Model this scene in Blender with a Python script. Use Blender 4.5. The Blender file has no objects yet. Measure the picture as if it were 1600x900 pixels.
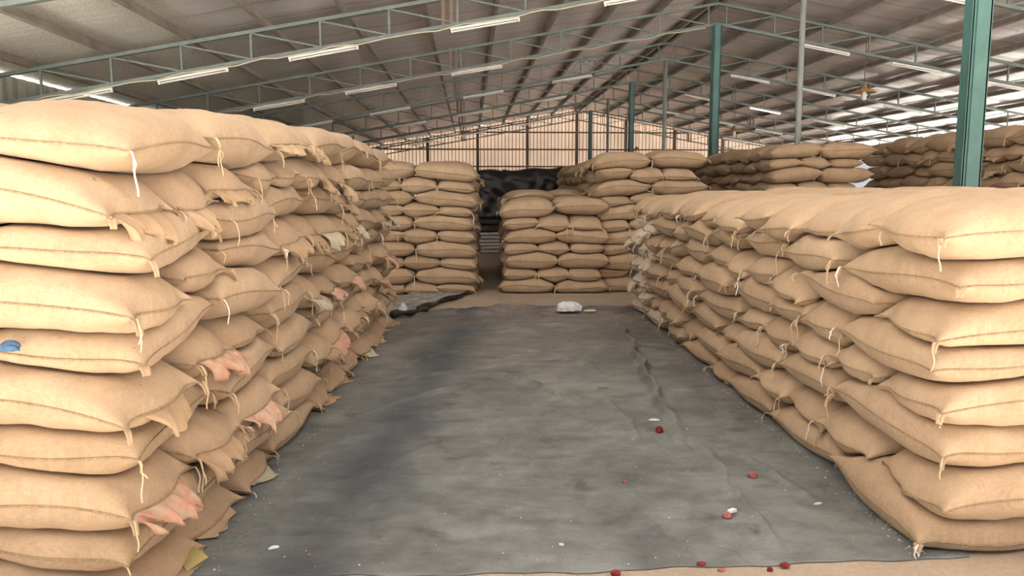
import bpy, math, random
import numpy as np
from mathutils import Vector, Matrix

rng = np.random.default_rng(7)
random.seed(7)
C = bpy.context.scene.collection
sc = bpy.context.scene

# ------------------------------------------------------------------ camera
EYE = 1.6
F = 1200.0
PITCH = math.atan(148 / 1200)
YAW = math.radians(3.1)          # camera turned a little to the right of the building's long axis
cam_d = bpy.data.cameras.new('camera')
cam = bpy.data.objects.new('camera', cam_d)
C.objects.link(cam)
cam_d.sensor_width = 36
cam_d.lens = 36 * F / 1600
cam_d.clip_end = 300
cam.location = (0, 0, EYE)
cam.rotation_euler = (math.pi / 2 - PITCH, 0, -YAW)
sc.camera = cam
CAMR = np.array(cam.rotation_euler.to_matrix())

def ray(px, py):
    return CAMR @ np.array([(px - 800) / F, -(py - 450) / F, -1.0])

def ground(px, py, z=0.0):
    d = ray(px, py)
    return np.array([0, 0, EYE]) + d * ((z - EYE) / d[2])

def at(px, py, Y):
    d = ray(px, py)
    return np.array([0, 0, EYE]) + d * (Y / d[1])

# ------------------------------------------------------------------ light
w = bpy.data.worlds.new('world')
sc.world = w
w.use_nodes = True
bg = w.node_tree.nodes['Background']
bg.inputs[0].default_value = (0.93, 0.96, 1.0, 1)
bg.inputs[1].default_value = 0.5
sun_d = bpy.data.lights.new('sun', 'SUN')
sun = bpy.data.objects.new('sun', sun_d)
C.objects.link(sun)
sun_d.energy = 30.0
sun_d.angle = math.radians(3)
sun_d.color = (1.0, 0.97, 0.92)
sun.location = (4, -10, 20)
SUN_EL, SUN_AZ = math.radians(56.5), math.radians(16)   # from behind the camera, a little from the right
sd = Vector((-math.sin(SUN_AZ) * math.cos(SUN_EL), math.cos(SUN_AZ) * math.cos(SUN_EL), -math.sin(SUN_EL)))
sun.rotation_euler = sd.to_track_quat('-Z', 'Y').to_euler()
sc.view_settings.view_transform = 'Standard'
sc.view_settings.look = 'None'
sc.view_settings.gamma = 1.0
sc.view_settings.use_curve_mapping = False
sc.view_settings.exposure = 0.42

# ------------------------------------------------------------------ helpers
def tag(o, label=None, cat=None, group=None, kind=None):
    if label: o['label'] = label
    if cat: o['category'] = cat
    if group: o['group'] = group
    if kind: o['kind'] = kind
    return o

def empty(name, loc=(0, 0, 0), rz=0.0):
    o = bpy.data.objects.new(name, None)
    C.objects.link(o)
    o.empty_display_size = 0.1
    o.location = loc
    o.rotation_euler = (0, 0, rz)
    return o

def link(name, me, m=None, parent=None, loc=None):
    o = bpy.data.objects.new(name, me)
    C.objects.link(o)
    if m is not None and not me.materials:
        me.materials.append(m)
    if parent is not None:
        o.parent = parent
    if loc is not None:
        o.location = loc
    return o

def npmesh(name, V, faces, smooth=True, uv=None):
    me = bpy.data.meshes.new(name)
    V = np.asarray(V, dtype=np.float32)
    faces = np.asarray(faces, dtype=np.int32)
    n, k = faces.shape
    me.vertices.add(len(V)); me.vertices.foreach_set('co', V.ravel())
    me.loops.add(n * k); me.loops.foreach_set('vertex_index', faces.ravel())
    me.polygons.add(n)
    me.polygons.foreach_set('loop_start', np.arange(0, n * k, k, dtype=np.int32))
    me.polygons.foreach_set('loop_total', np.full(n, k, dtype=np.int32))
    me.polygons.foreach_set('use_smooth', np.full(n, smooth, dtype=bool))
    if uv is not None:
        l = me.uv_layers.new(name='UVMap')
        l.data.foreach_set('uv', np.asarray(uv, dtype=np.float32)[faces.ravel()].ravel())
    me.update(calc_edges=True)
    me.validate()
    return me

class MB:
    """collects boxes, bars, tubes and sheets; build() links them as one mesh"""
    def __init__(self):
        self.v, self.f = [], []
    def add(self, V, Fc):
        b = len(self.v)
        self.v.extend([tuple(map(float, x)) for x in V])
        self.f.extend([tuple(int(i) + b for i in q) for q in Fc])
    def box(self, lo, hi):
        x0, y0, z0 = lo; x1, y1, z1 = hi
        self.add([(x0, y0, z0), (x1, y0, z0), (x1, y1, z0), (x0, y1, z0), (x0, y0, z1), (x1, y0, z1), (x1, y1, z1), (x0, y1, z1)],
                 [(3, 2, 1, 0), (4, 5, 6, 7), (0, 1, 5, 4), (1, 2, 6, 5), (2, 3, 7, 6), (3, 0, 4, 7)])
    def bar(self, p, q, wd, ht, up=(0, 0, 1)):
        p, q = Vector(p), Vector(q)
        d = (q - p).normalized(); s = d.cross(Vector(up)).normalized(); u = s.cross(d)
        V = []
        for e in (p, q):
            for a, b in ((-1, -1), (1, -1), (1, 1), (-1, 1)):
                V.append(e + s * (a * wd / 2) + u * (b * ht / 2))
        self.add(V, [(0, 1, 2, 3), (7, 6, 5, 4), (0, 4, 5, 1), (1, 5, 6, 2), (2, 6, 7, 3), (3, 7, 4, 0)])
    def tube(self, pts, r, n=6, caps=True):
        pts = [Vector(p) for p in pts]
        rr = r if hasattr(r, '__len__') else [r] * len(pts)
        V, Fc = [], []
        up = Vector((0.31, 0.17, 0.93))
        for i, p in enumerate(pts):
            d = (pts[min(i + 1, len(pts) - 1)] - pts[max(i - 1, 0)])
            d = d.normalized() if d.length > 1e-9 else Vector((0, 0, 1))
            s = d.cross(up)
            s = s.normalized() if s.length > 1e-4 else d.orthogonal().normalized()
            u = s.cross(d)
            for k in range(n):
                a = 2 * math.pi * k / n
                V.append(p + (s * math.cos(a) + u * math.sin(a)) * rr[i])
        for i in range(len(pts) - 1):
            for k in range(n):
                k2 = (k + 1) % n
                Fc.append((i * n + k, i * n + k2, (i + 1) * n + k2, (i + 1) * n + k))
        if caps:
            Fc.append(tuple(range(n))[::-1]); Fc.append(tuple((len(pts) - 1) * n + k for k in range(n)))
        self.add(V, Fc)
    def lathe(self, prof, n=20, c=(0, 0, 0)):
        V, Fc = [], []
        for r, z in prof:
            for k in range(n):
                a = 2 * math.pi * k / n
                V.append((c[0] + r * math.cos(a), c[1] + r * math.sin(a), c[2] + z))
        for i in range(len(prof) - 1):
            for k in range(n):
                k2 = (k + 1) % n
                Fc.append((i * n + k, i * n + k2, (i + 1) * n + k2, (i + 1) * n + k))
        self.add(V, Fc)
    def sheet(self, P, th):
        """grid of points (n,m,3) given thickness th along its normals"""
        P = np.asarray(P, float)
        n, m = P.shape[:2]
        du = np.gradient(P, axis=0); dv = np.gradient(P, axis=1)
        N = np.cross(du, dv); N /= np.maximum(np.linalg.norm(N, axis=2, keepdims=True), 1e-9)
        V = np.concatenate([(P + N * th / 2).reshape(-1, 3), (P - N * th / 2).reshape(-1, 3)])
        o = n * m; Fc = []
        for i in range(n - 1):
            for j in range(m - 1):
                a, b, c, d = i * m + j, (i + 1) * m + j, (i + 1) * m + j + 1, i * m + j + 1
                Fc += [(a, b, c, d), (o + d, o + c, o + b, o + a)]
        ring = [i * m for i in range(n)] + [(n - 1) * m + j for j in range(1, m)] + [i * m + m - 1 for i in range(n - 2, -1, -1)] + list(range(m - 2, 0, -1))
        for i in range(len(ring)):
            a, b = ring[i], ring[(i + 1) % len(ring)]
            Fc.append((b, a, o + a, o + b))
        self.add(V, Fc)
    def mesh(self, name, smooth=False):
        me = bpy.data.meshes.new(name)
        me.from_pydata(self.v, [], self.f)
        if smooth:
            me.polygons.foreach_set('use_smooth', np.full(len(me.polygons), True))
        me.update()
        return me
    def build(self, name, m, parent=None, smooth=False, loc=None):
        return link(name, self.mesh(name, smooth), m, parent, loc)

# ------------------------------------------------------------------ materials
def nmat(name):
    m = bpy.data.materials.new(name)
    m.use_nodes = True
    nt = m.node_tree
    return m, nt, nt.nodes['Principled BSDF']

def N(nt, t, **kw):
    n = nt.nodes.new(t)
    for k, v in kw.items():
        if k.startswith('i_'):
            key = k[2:].replace('_', ' ')
            n.inputs[key].default_value = v
        else:
            setattr(n, k, v)
    return n

def ramp(nt, fac, stops):
    r = nt.nodes.new('ShaderNodeValToRGB')
    e = r.color_ramp.elements
    while len(e) < len(stops): e.new(0.5)
    for x, (p, c) in zip(e, stops):
        x.position = p; x.color = (*c, 1)
    nt.links.new(fac, r.inputs[0])
    return r.outputs[0]

def mix(nt, fac, a, b, mode='MIX'):
    n = nt.nodes.new('ShaderNodeMix'); n.data_type = 'RGBA'; n.blend_type = mode
    for s, v in ((n.inputs[0], fac), (n.inputs[6], a), (n.inputs[7], b)):
        if hasattr(v, 'links'): nt.links.new(v, s)
        elif isinstance(v, (int, float)): s.default_value = v
        else: s.default_value = (*v, 1)
    return n.outputs[2]

def bump(nt, bs, h, strength, dist=0.01):
    b = nt.nodes.new('ShaderNodeBump'); b.inputs['Strength'].default_value = strength; b.inputs['Distance'].default_value = dist
    nt.links.new(h, b.inputs['Height']); nt.links.new(b.outputs[0], bs.inputs['Normal'])
    return b

def coord(nt, kind='Object'):
    return nt.nodes.new('ShaderNodeTexCoord').outputs[kind]

def simple(name, col, rough=0.6, metal=0.0, noise=0.0, scale=20):
    m, nt, bs = nmat(name)
    bs.inputs['Roughness'].default_value = rough
    bs.inputs['Metallic'].default_value = metal
    if noise:
        n = N(nt, 'ShaderNodeTexNoise', i_Scale=scale, i_Detail=6.0)
        nt.links.new(coord(nt), n.inputs['Vector'])
        d = tuple(c * (1 - noise) for c in col)
        nt.links.new(ramp(nt, n.outputs['Fac'], [(0.3, d), (0.7, col)]), bs.inputs['Base Color'])
    else:
        bs.inputs['Base Color'].default_value = (*col, 1)
    return m

def burlap(name, c1, c2, dark, weave=0.22, patch=6.0):
    m, nt, bs = nmat(name)
    bs.inputs['Roughness'].default_value = 0.95
    bs.inputs['Specular IOR Level'].default_value = 0.15
    oi = nt.nodes.new('ShaderNodeObjectInfo')
    base = ramp(nt, oi.outputs['Random'], [(0.0, c1), (1.0, c2)])
    g = coord(nt)
    n1 = N(nt, 'ShaderNodeTexNoise', i_Scale=patch, i_Detail=4.0); nt.links.new(g, n1.inputs['Vector'])
    b1 = mix(nt, ramp(nt, n1.outputs['Fac'], [(0.35, (0, 0, 0)), (0.75, (0.6, 0.6, 0.6))]), base, dark)
    uv = coord(nt, 'UV')
    mp = N(nt, 'ShaderNodeMapping'); mp.inputs['Scale'].default_value = (30, 320, 1); nt.links.new(uv, mp.inputs['Vector'])
    n2 = N(nt, 'ShaderNodeTexNoise', i_Scale=1.0, i_Detail=2.0); nt.links.new(mp.outputs[0], n2.inputs['Vector'])
    mp2 = N(nt, 'ShaderNodeMapping'); mp2.inputs['Scale'].default_value = (320, 30, 1); nt.links.new(uv, mp2.inputs['Vector'])
    n3 = N(nt, 'ShaderNodeTexNoise', i_Scale=1.0, i_Detail=2.0); nt.links.new(mp2.outputs[0], n3.inputs['Vector'])
    ad = N(nt, 'ShaderNodeMath', operation='ADD'); nt.links.new(n2.outputs['Fac'], ad.inputs[0]); nt.links.new(n3.outputs['Fac'], ad.inputs[1])
    hf = N(nt, 'ShaderNodeMath', operation='MULTIPLY'); hf.inputs[1].default_value = 0.5; nt.links.new(ad.outputs[0], hf.inputs[0])
    th = ramp(nt, hf.outputs[0], [(0.35, (0.74, 0.74, 0.72)), (0.62, (1.12, 1.12, 1.12))])
    col = mix(nt, 0.55, b1, th, 'MULTIPLY')
    # odd dark specks of husk caught in the weave
    n4 = N(nt, 'ShaderNodeTexNoise', i_Scale=38.0, i_Detail=1.0); nt.links.new(g, n4.inputs['Vector'])
    col = mix(nt, ramp(nt, n4.outputs['Fac'], [(0.77, (0, 0, 0)), (0.81, (0.45, 0.45, 0.45))]), col, tuple(0.35 * x for x in dark))
    nt.links.new(col, bs.inputs['Base Color'])
    bump(nt, bs, hf.outputs[0], weave, 0.004)
    bs.inputs['Sheen Weight'].default_value = 0.08
    return m

M = {}
M['burlap'] = burlap('burlap', (0.485, 0.354, 0.238), (0.57, 0.425, 0.295), (0.395, 0.28, 0.178))
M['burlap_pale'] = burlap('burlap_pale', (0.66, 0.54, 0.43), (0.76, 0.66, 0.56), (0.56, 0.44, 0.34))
M['flap'] = burlap('flap_burlap', (0.44, 0.31, 0.195), (0.58, 0.43, 0.30), (0.33, 0.22, 0.135))
M['flap_red'] = burlap('flap_red_dyed', (0.55, 0.42, 0.30), (0.62, 0.49, 0.37), (0.56, 0.10, 0.08), patch=20.0)
M['flap_green'] = burlap('flap_green_dyed', (0.52, 0.44, 0.32), (0.60, 0.51, 0.39), (0.30, 0.38, 0.30), patch=20.0)
M['seam'] = simple('seam_stitch', (0.46, 0.33, 0.20), 0.95, noise=0.5, scale=90)
M['twine'] = simple('jute_twine', (0.68, 0.52, 0.35), 0.95)
M['twine_white'] = simple('white_string', (0.85, 0.82, 0.76), 0.9)
M['teal'] = simple('teal_paint', (0.09, 0.215, 0.20), 0.45, noise=0.25, scale=4)
M['teal_grey'] = simple('greygreen_paint', (0.19, 0.235, 0.22), 0.5, noise=0.25, scale=6)
M['pipe'] = simple('grey_pipe_paint', (0.34, 0.38, 0.36), 0.45, noise=0.2, scale=5)
M['purlin'] = simple('purlin_steel', (0.38, 0.335, 0.28), 0.55, 0.0, noise=0.4, scale=3)
M['white_enamel'] = simple('white_enamel', (0.82, 0.80, 0.76), 0.4)
M['tube_glass'] = simple('tube_glass', (0.88, 0.88, 0.86), 0.2)
M['cable'] = simple('cable_pvc', (0.55, 0.50, 0.40), 0.6)
M['shade'] = simple('lamp_shade', (0.50, 0.32, 0.15), 0.6, noise=0.3)
M['post'] = simple('gable_steel', (0.20, 0.14, 0.11), 0.7)

m, nt, bs = nmat('lit_tube')
bs.inputs['Base Color'].default_value = (0.9, 0.9, 0.9, 1)
bs.inputs['Emission Color'].default_value = (1, 1, 1, 1)
bs.inputs['Emission Strength'].default_value = 3.0
M['tube_lit'] = m

# foil faced insulation under the roof sheets
m, nt, bs = nmat('roof_foil')
g = coord(nt)
sx = nt.nodes.new('ShaderNodeSeparateXYZ'); nt.links.new(g, sx.inputs[0])
na = N(nt, 'ShaderNodeTexNoise', i_Scale=0.45, i_Detail=3.0); nt.links.new(g, na.inputs['Vector'])
tint = ramp(nt, na.outputs['Fac'], [(0.30, (0.86, 0.87, 0.84)), (0.5, (0.88, 0.83, 0.84)), (0.68, (0.90, 0.79, 0.82))])  # pinkish patches are foil reflections painted into the base colour
nb = N(nt, 'ShaderNodeTexNoise', i_Scale=28.0, i_Detail=5.0); nt.links.new(g, nb.inputs['Vector'])
speck = ramp(nt, nb.outputs['Fac'], [(0.38, (0.72, 0.71, 0.68)), (0.62, (1.0, 0.99, 0.96))])
low = N(nt, 'ShaderNodeMapRange'); low.inputs[1].default_value = -4.2; low.inputs[2].default_value = -5.0
nt.links.new(sx.outputs[0], low.inputs[0])
colr = mix(nt, low.outputs[0], tint, mix(nt, 1.0, (0.95, 0.93, 0.88), speck, 'MULTIPLY'))
# laps between the sheets run down the slope, every 1.0 m of length
mp = N(nt, 'ShaderNodeMapping'); mp.inputs['Scale'].default_value = (0.04, 1.0, 0.04); nt.links.new(g, mp.inputs['Vector'])
nw = N(nt, 'ShaderNodeTexNoise', i_Scale=3.0, i_Detail=5.0); nt.links.new(mp.outputs[0], nw.inputs['Vector'])
colr = mix(nt, 0.6, colr, ramp(nt, nw.outputs['Fac'], [(0.35, (0.74, 0.73, 0.72)), (0.65, (1.0, 1.0, 1.0))]), 'MULTIPLY')
wv = N(nt, 'ShaderNodeTexWave', bands_direction='Y', i_Scale=0.314); nt.links.new(g, wv.inputs['Vector'])
wv.inputs['Distortion'].default_value = 0.6
lap = ramp(nt, wv.outputs['Fac'], [(0.0, (0.6, 0.58, 0.56)), (0.02, (1, 1, 1))])
colr = mix(nt, 0.8, colr, lap, 'MULTIPLY')
nt.links.new(mix(nt, low.outputs[0], colr, mix(nt, 1.0, (0.93, 0.92, 0.87), speck, 'MULTIPLY')), bs.inputs['Base Color'])
mt = N(nt, 'ShaderNodeMapRange'); mt.inputs[3].default_value = 0.45; mt.inputs[4].default_value = 0.1; nt.links.new(low.outputs[0], mt.inputs[0]); nt.links.new(mt.outputs[0], bs.inputs['Metallic'])
bs.inputs['Roughness'].default_value = 0.3
bump(nt, bs, nw.outputs['Fac'], 0.5, 0.05)
M['foil'] = m

# daylight glowing through translucent sheet
def translucent(name, col, share):
    m = bpy.data.materials.new(name); m.use_nodes = True
    nt = m.node_tree
    for n in list(nt.nodes): nt.nodes.remove(n)
    o = nt.nodes.new('ShaderNodeOutputMaterial')
    g = coord(nt)
    n1 = N(nt, 'ShaderNodeTexNoise', i_Scale=0.8, i_Detail=4.0); nt.links.new(g, n1.inputs['Vector'])
    wv = N(nt, 'ShaderNodeTexWave', bands_direction='X', i_Scale=1.57); nt.links.new(g, wv.inputs['Vector'])
    c = ramp(nt, n1.outputs['Fac'], [(0.3, tuple(0.86 * x for x in col)), (0.7, col)])
    c = mix(nt, 1.0, c, ramp(nt, wv.outputs['Fac'], [(0.0, (0.35, 0.27, 0.22)), (0.16, (1, 1, 1))]), 'MULTIPLY')
    d = nt.nodes.new('ShaderNodeBsdfDiffuse'); t = nt.nodes.new('ShaderNodeBsdfTranslucent')
    nt.links.new(c, d.inputs[0]); nt.links.new(c, t.inputs[0])
    x = nt.nodes.new('ShaderNodeMixShader'); x.inputs[0].default_value = share
    nt.links.new(d.outputs[0], x.inputs[1]); nt.links.new(t.outputs[0], x.inputs[2]); nt.links.new(x.outputs[0], o.inputs[0])
    return m
M['skylight'] = translucent('skylight_sheet', (0.86, 0.88, 0.87), 0.6)  # for the out-of-view roof sheets put in to lift the indoor light
M['skylight_old'] = translucent('grimy_skylight_sheet', (0.50, 0.47, 0.44), 0.3)
M['gable'] = translucent('gable_sheet', (0.86, 0.76, 0.68), 0.6)

# dusty concrete
m, nt, bs = nmat('concrete')
g = coord(nt)
n1 = N(nt, 'ShaderNodeTexNoise', i_Scale=1.6, i_Detail=8.0); nt.links.new(g, n1.inputs['Vector'])
n2 = N(nt, 'ShaderNodeTexNoise', i_Scale=40.0, i_Detail=4.0); nt.links.new(g, n2.inputs['Vector'])
c = ramp(nt, n1.outputs['Fac'], [(0.3, (0.38, 0.305, 0.235)), (0.7, (0.48, 0.40, 0.32))])
c = mix(nt, 0.35, c, ramp(nt, n2.outputs['Fac'], [(0.3, (0.55, 0.5, 0.45)), (0.7, (1, 1, 1))]), 'MULTIPLY')
nt.links.new(c, bs.inputs['Base Color']); bs.inputs['Roughness'].default_value = 0.85
bump(nt, bs, n2.outputs['Fac'], 0.2, 0.004)
M['concrete'] = m
M['apron'] = simple('apron_concrete', (0.76, 0.72, 0.66), 0.9, noise=0.15, scale=3)
M['wall_sheet'] = simple('wall_sheet', (0.50, 0.52, 0.45), 0.7, noise=0.25, scale=2)

# black plastic sheet under a film of dust, worn darker where people walk
m, nt, bs = nmat('tarp')
g = coord(nt)
sx = nt.nodes.new('ShaderNodeSeparateXYZ'); nt.links.new(g, sx.inputs[0])
na = N(nt, 'ShaderNodeTexNoise', i_Scale=0.9, i_Detail=7.0); na.inputs['Roughness'].default_value = 0.62; nt.links.new(g, na.inputs['Vector'])
mpp = N(nt, 'ShaderNodeMapping'); mpp.inputs['Scale'].default_value = (1.2, 2.2, 1); mpp.inputs['Rotation'].default_value = (0, 0, 0.25); nt.links.new(g, mpp.inputs['Vector'])
nb = N(nt, 'ShaderNodeTexNoise', i_Scale=3.0, i_Detail=8.0); nb.inputs['Roughness'].default_value = 0.65; nt.links.new(mpp.outputs[0], nb.inputs['Vector'])
# worn strip: centre x = -0.62 near, drifting to -0.15 at the far end
ctr = N(nt, 'ShaderNodeMapRange'); ctr.inputs[1].default_value = 3.2; ctr.inputs[2].default_value = 9.0; ctr.inputs[3].default_value = -0.72; ctr.inputs[4].default_value = -0.12
nt.links.new(sx.outputs[1], ctr.inputs[0])
dx = N(nt, 'ShaderNodeMath', operation='SUBTRACT'); nt.links.new(sx.outputs[0], dx.inputs[0]); nt.links.new(ctr.outputs[0], dx.inputs[1])
ab = N(nt, 'ShaderNodeMath', operation='ABSOLUTE'); nt.links.new(dx.outputs[0], ab.inputs[0])
wn = N(nt, 'ShaderNodeMath', operation='MULTIPLY_ADD'); wn.inputs[1].default_value = -1.5; nt.links.new(na.outputs['Fac'], wn.inputs[0]); wn.inputs[2].default_value = 0.78
aw = N(nt, 'ShaderNodeMath', operation='ADD'); nt.links.new(ab.outputs[0], aw.inputs[0]); nt.links.new(wn.outputs[0], aw.inputs[1])
worn = ramp(nt, aw.outputs[0], [(0.02, (0.9, 0.9, 0.9)), (0.42, (0, 0, 0))])
ne = N(nt, 'ShaderNodeTexNoise', i_Scale=4.5, i_Detail=9.0); ne.inputs['Roughness'].default_value = 0.7; nt.links.new(g, ne.inputs['Vector'])
dmix = N(nt, 'ShaderNodeMath', operation='MULTIPLY_ADD'); dmix.inputs[1].default_value = 0.8; nt.links.new(ne.outputs['Fac'], dmix.inputs[0]); nt.links.new(na.outputs['Fac'], dmix.inputs[2])
dust = ramp(nt, dmix.outputs[0], [(0.62, (0.18, 0.18, 0.18)), (0.95, (0.85, 0.85, 0.85)), (1.15, (1, 1, 1))])
dcol = N(nt, 'ShaderNodeMapRange'); dcol.inputs[1].default_value = 4.5; dcol.inputs[2].default_value = 10.5
nt.links.new(sx.outputs[1], dcol.inputs[0])
dustc = mix(nt, dcol.outputs[0], (0.225, 0.246, 0.248), (0.255, 0.225, 0.200))
col = mix(nt, dust, (0.062, 0.072, 0.080), dustc)
col = mix(nt, worn, col, (0.058, 0.074, 0.092))
st = ramp(nt, nb.outputs['Fac'], [(0.33, (0.66, 0.67, 0.69)), (0.55, (1.0, 1.0, 1.0)), (0.75, (1.15, 1.13, 1.1))])
col = mix(nt, 0.9, col, st, 'MULTIPLY')
# scattered scuffs and footmarks
vo = N(nt, 'ShaderNodeTexVoronoi', i_Scale=2.3); nt.links.new(g, vo.inputs['Vector'])
nv = N(nt, 'ShaderNodeTexNoise', i_Scale=12.0, i_Detail=5.0); nt.links.new(g, nv.inputs['Vector'])
va = N(nt, 'ShaderNodeMath', operation='MULTIPLY_ADD'); va.inputs[1].default_value = 0.55; nt.links.new(nv.outputs['Fac'], va.inputs[0]); nt.links.new(vo.outputs['Distance'], va.inputs[2])
col = mix(nt, ramp(nt, va.outputs[0], [(0.36, (0.75, 0.75, 0.75)), (0.46, (0, 0, 0))]), col, (0.085, 0.09, 0.094))
nt.links.new(col, bs.inputs['Base Color'])
rr = ramp(nt, dust, [(0.0, (0.42, 0.42, 0.42)), (1.0, (0.62, 0.62, 0.62))])
nt.links.new(rr, bs.inputs['Roughness'])
vc = N(nt, 'ShaderNodeTexVoronoi', i_Scale=5.0); vc.feature = 'DISTANCE_TO_EDGE'
wq = mix(nt, 0.25, g, ne.outputs['Color']); nt.links.new(wq, vc.inputs['Vector'])
cr = ramp(nt, vc.outputs['Distance'], [(0.0, (0, 0, 0)), (0.12, (1, 1, 1))])
hs = N(nt, 'ShaderNodeMath', operation='MULTIPLY_ADD'); hs.inputs[1].default_value = 0.25; nt.links.new(cr, hs.inputs[0]); nt.links.new(nb.outputs['Fac'], hs.inputs[2])
bump(nt, bs, hs.outputs[0], 0.5, 0.025)
M['tarp'] = m
M['black_tarp'] = simple('black_plastic', (0.022, 0.024, 0.026), 0.42, noise=0.4, scale=3)
M['dust_tarp'] = simple('dusty_plastic', (0.46, 0.46, 0.45), 0.5, noise=0.7, scale=7)

# ------------------------------------------------------------------ building shell
RX, RH, SL = 6.02, 6.2, 0.18          # ridge position, ridge height, roof slope
T0, TS = 9.1, 4.95                    # first truss, truss spacing
EL, ER = -8.3, 20.3                   # eaves
YF, YB = -1.3, 43.8
def roof_z(x): return RH - SL * abs(x - RX)

mb = MB(); mb.box((EL - 0.4, -1.2, -0.3), (ER + 0.4, YB + 0.5, 0.0))
tag(mb.build('floor', M['concrete']), 'dusty tan concrete warehouse floor', 'floor', kind='structure')
mb = MB(); mb.box((-60, -60, -0.34), (60, 80, -0.31))
tag(mb.build('ground', M['apron']), 'pale ground outside the shed', 'ground', kind='structure')
mb = MB(); mb.box((-14, -24, -0.3), (26, -1.2, -0.004))
tag(mb.build('floor_apron', M['apron']), 'sunlit pale concrete apron before the open shed front', 'floor', kind='structure')

def roof_side(x0, x1, name, label):
    nx, ny = 90, 160
    xs = np.linspace(x0, x1, nx); ys = np.linspace(YF, YB + 0.6, ny)
    X, Y = np.meshgrid(xs, ys, indexing='ij')
    bul = np.abs(np.sin(np.pi * (X - RX) / 1.345)) * 0.035 + 0.012 * np.sin(Y * 2.1 + X) * np.sin(X * 3)
    Z = RH + 0.16 - SL * np.abs(X - RX) - bul
    P = np.stack([X, Y, Z], axis=2)
    mb = MB(); mb.sheet(P, 0.04)
    o = mb.build(name, M['foil'], smooth=True)
    # near translucent sheets are unseen, added to brighten the inside; the far patch shows
    o.data.materials.append(M['skylight']); o.data.materials.append(M['skylight_old'])
    for p in o.data.polygons:
        c = p.center
        if (-1.3 < c.x < 0.0 and 0.8 < c.y < 10.5) or (2.6 < c.x < 4.1 and 1.5 < c.y < 10.5) or (-5.6 < c.x < -4.3 and 0.5 < c.y < 8.0): p.material_index = 1
        elif 3.2 < c.x < 5.2 and 24.5 < c.y < 29.0 and int((c.y - YF) / 0.285) % 2 == 0: p.material_index = 2
    tag(o, label, 'ceiling', kind='structure')
roof_side(EL - 0.5, RX, 'ceiling_left', 'silvery foil-lined roof slope above the left stacks')
roof_side(RX, ER + 0.5, 'ceiling_right', 'silvery foil-lined roof slope above the right stacks')

# gable wall: corrugated translucent sheet with a pitched top
mb = MB()
n = 420
xs = np.linspace(EL, ER, n)
P = np.zeros((n, 2, 3))
P[:, :, 0] = xs[:, None]
P[:, :, 1] = (YB + 0.12 + 0.02 * np.sin(xs * 2 * math.pi / 0.2))[:, None]
P[:, 0, 2] = 0.0
P[:, 1, 2] = roof_z(xs) + 0.125
mb.sheet(P, 0.01)
tag(mb.build('wall_back', M['gable']), 'backlit cream corrugated gable wall behind the stacks', 'wall', kind='structure')
for i, z in enumerate((1.2, 2.15, 3.1, 4.05, 5.0)):
    xa = max(EL, RX - (RH - z) / SL + 0.3); xb = min(ER, RX + (RH - z) / SL - 0.3)
    mb = MB(); mb.box((xa, YB - 0.02, z - 0.04), (xb, YB + 0.05, z + 0.04))
    tag(mb.build('trim_%d' % (i + 1), M['post']), 'dark steel girt across the gable wall', 'girt', kind='structure')
for i, x in enumerate(np.arange(RX - 13.95, RX + 14, 2.79)):
    mb = MB(); mb.box((x - 0.08, YB - 0.16, 0), (x + 0.08, YB - 0.03, roof_z(x) - 0.05))
    tag(mb.build('trim_%d' % (i + 11), M['post']), 'dark steel post against the gable wall', 'post', kind='structure')
def ribwall(name, x, z1, y0, y1, label, m):
    n = 300
    ys = np.linspace(y0, y1, n)
    P = np.zeros((n, 2, 3)); P[:, :, 1] = ys[:, None]; P[:, :, 0] = (x + 0.02 * np.sin(ys * 2 * math.pi / 0.35))[:, None]; P[:, 1, 2] = z1
    mb = MB(); mb.sheet(P, 0.02)
    tag(mb.build(name, m), label, 'wall', kind='structure')
ribwall('wall_left', EL, 3.70, 11.5, YB, 'grey-green ribbed side wall below the left eave', M['wall_sheet'])  # near bay left open, out of view, to throw light onto the roof
ribwall('wall_right', ER, 1.1, YF, YB, 'low ribbed side wall under the open right eave', M['wall_sheet'])

# ------------------------------------------------------------------ purlins, trusses, columns
ORD = ['', 'first', 'second', 'third', 'fourth', 'fifth', 'sixth', 'seventh', 'eighth', 'ninth', 'tenth', 'eleventh', 'twelfth', 'thirteenth', 'fourteenth', 'fifteenth', 'sixteenth']
for side, nm in ((-1, 'left'), (1, 'right')):
    for k in range(11):
        x = RX + side * (0.13 + 1.345 * k)
        if not (EL - 0.3 < x < ER + 0.3): continue
        z = roof_z(x) + 0.055
        mb = MB()
        tilt = side * SL
        mb.bar((x, YF, z), (x, YB, z), 0.06, 0.12, up=(tilt, 0, 1))
        mb.bar((x - side * 0.03, YF, z - 0.062), (x - side * 0.03, YB, z - 0.062), 0.08, 0.012, up=(tilt, 0, 1))
        tag(mb.build('roof_purlin', M['purlin']), '%s long steel purlin down from the ridge on the %s roof slope' % (ORD[k + 1], nm), 'purlin', 'roof purlins')

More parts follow.
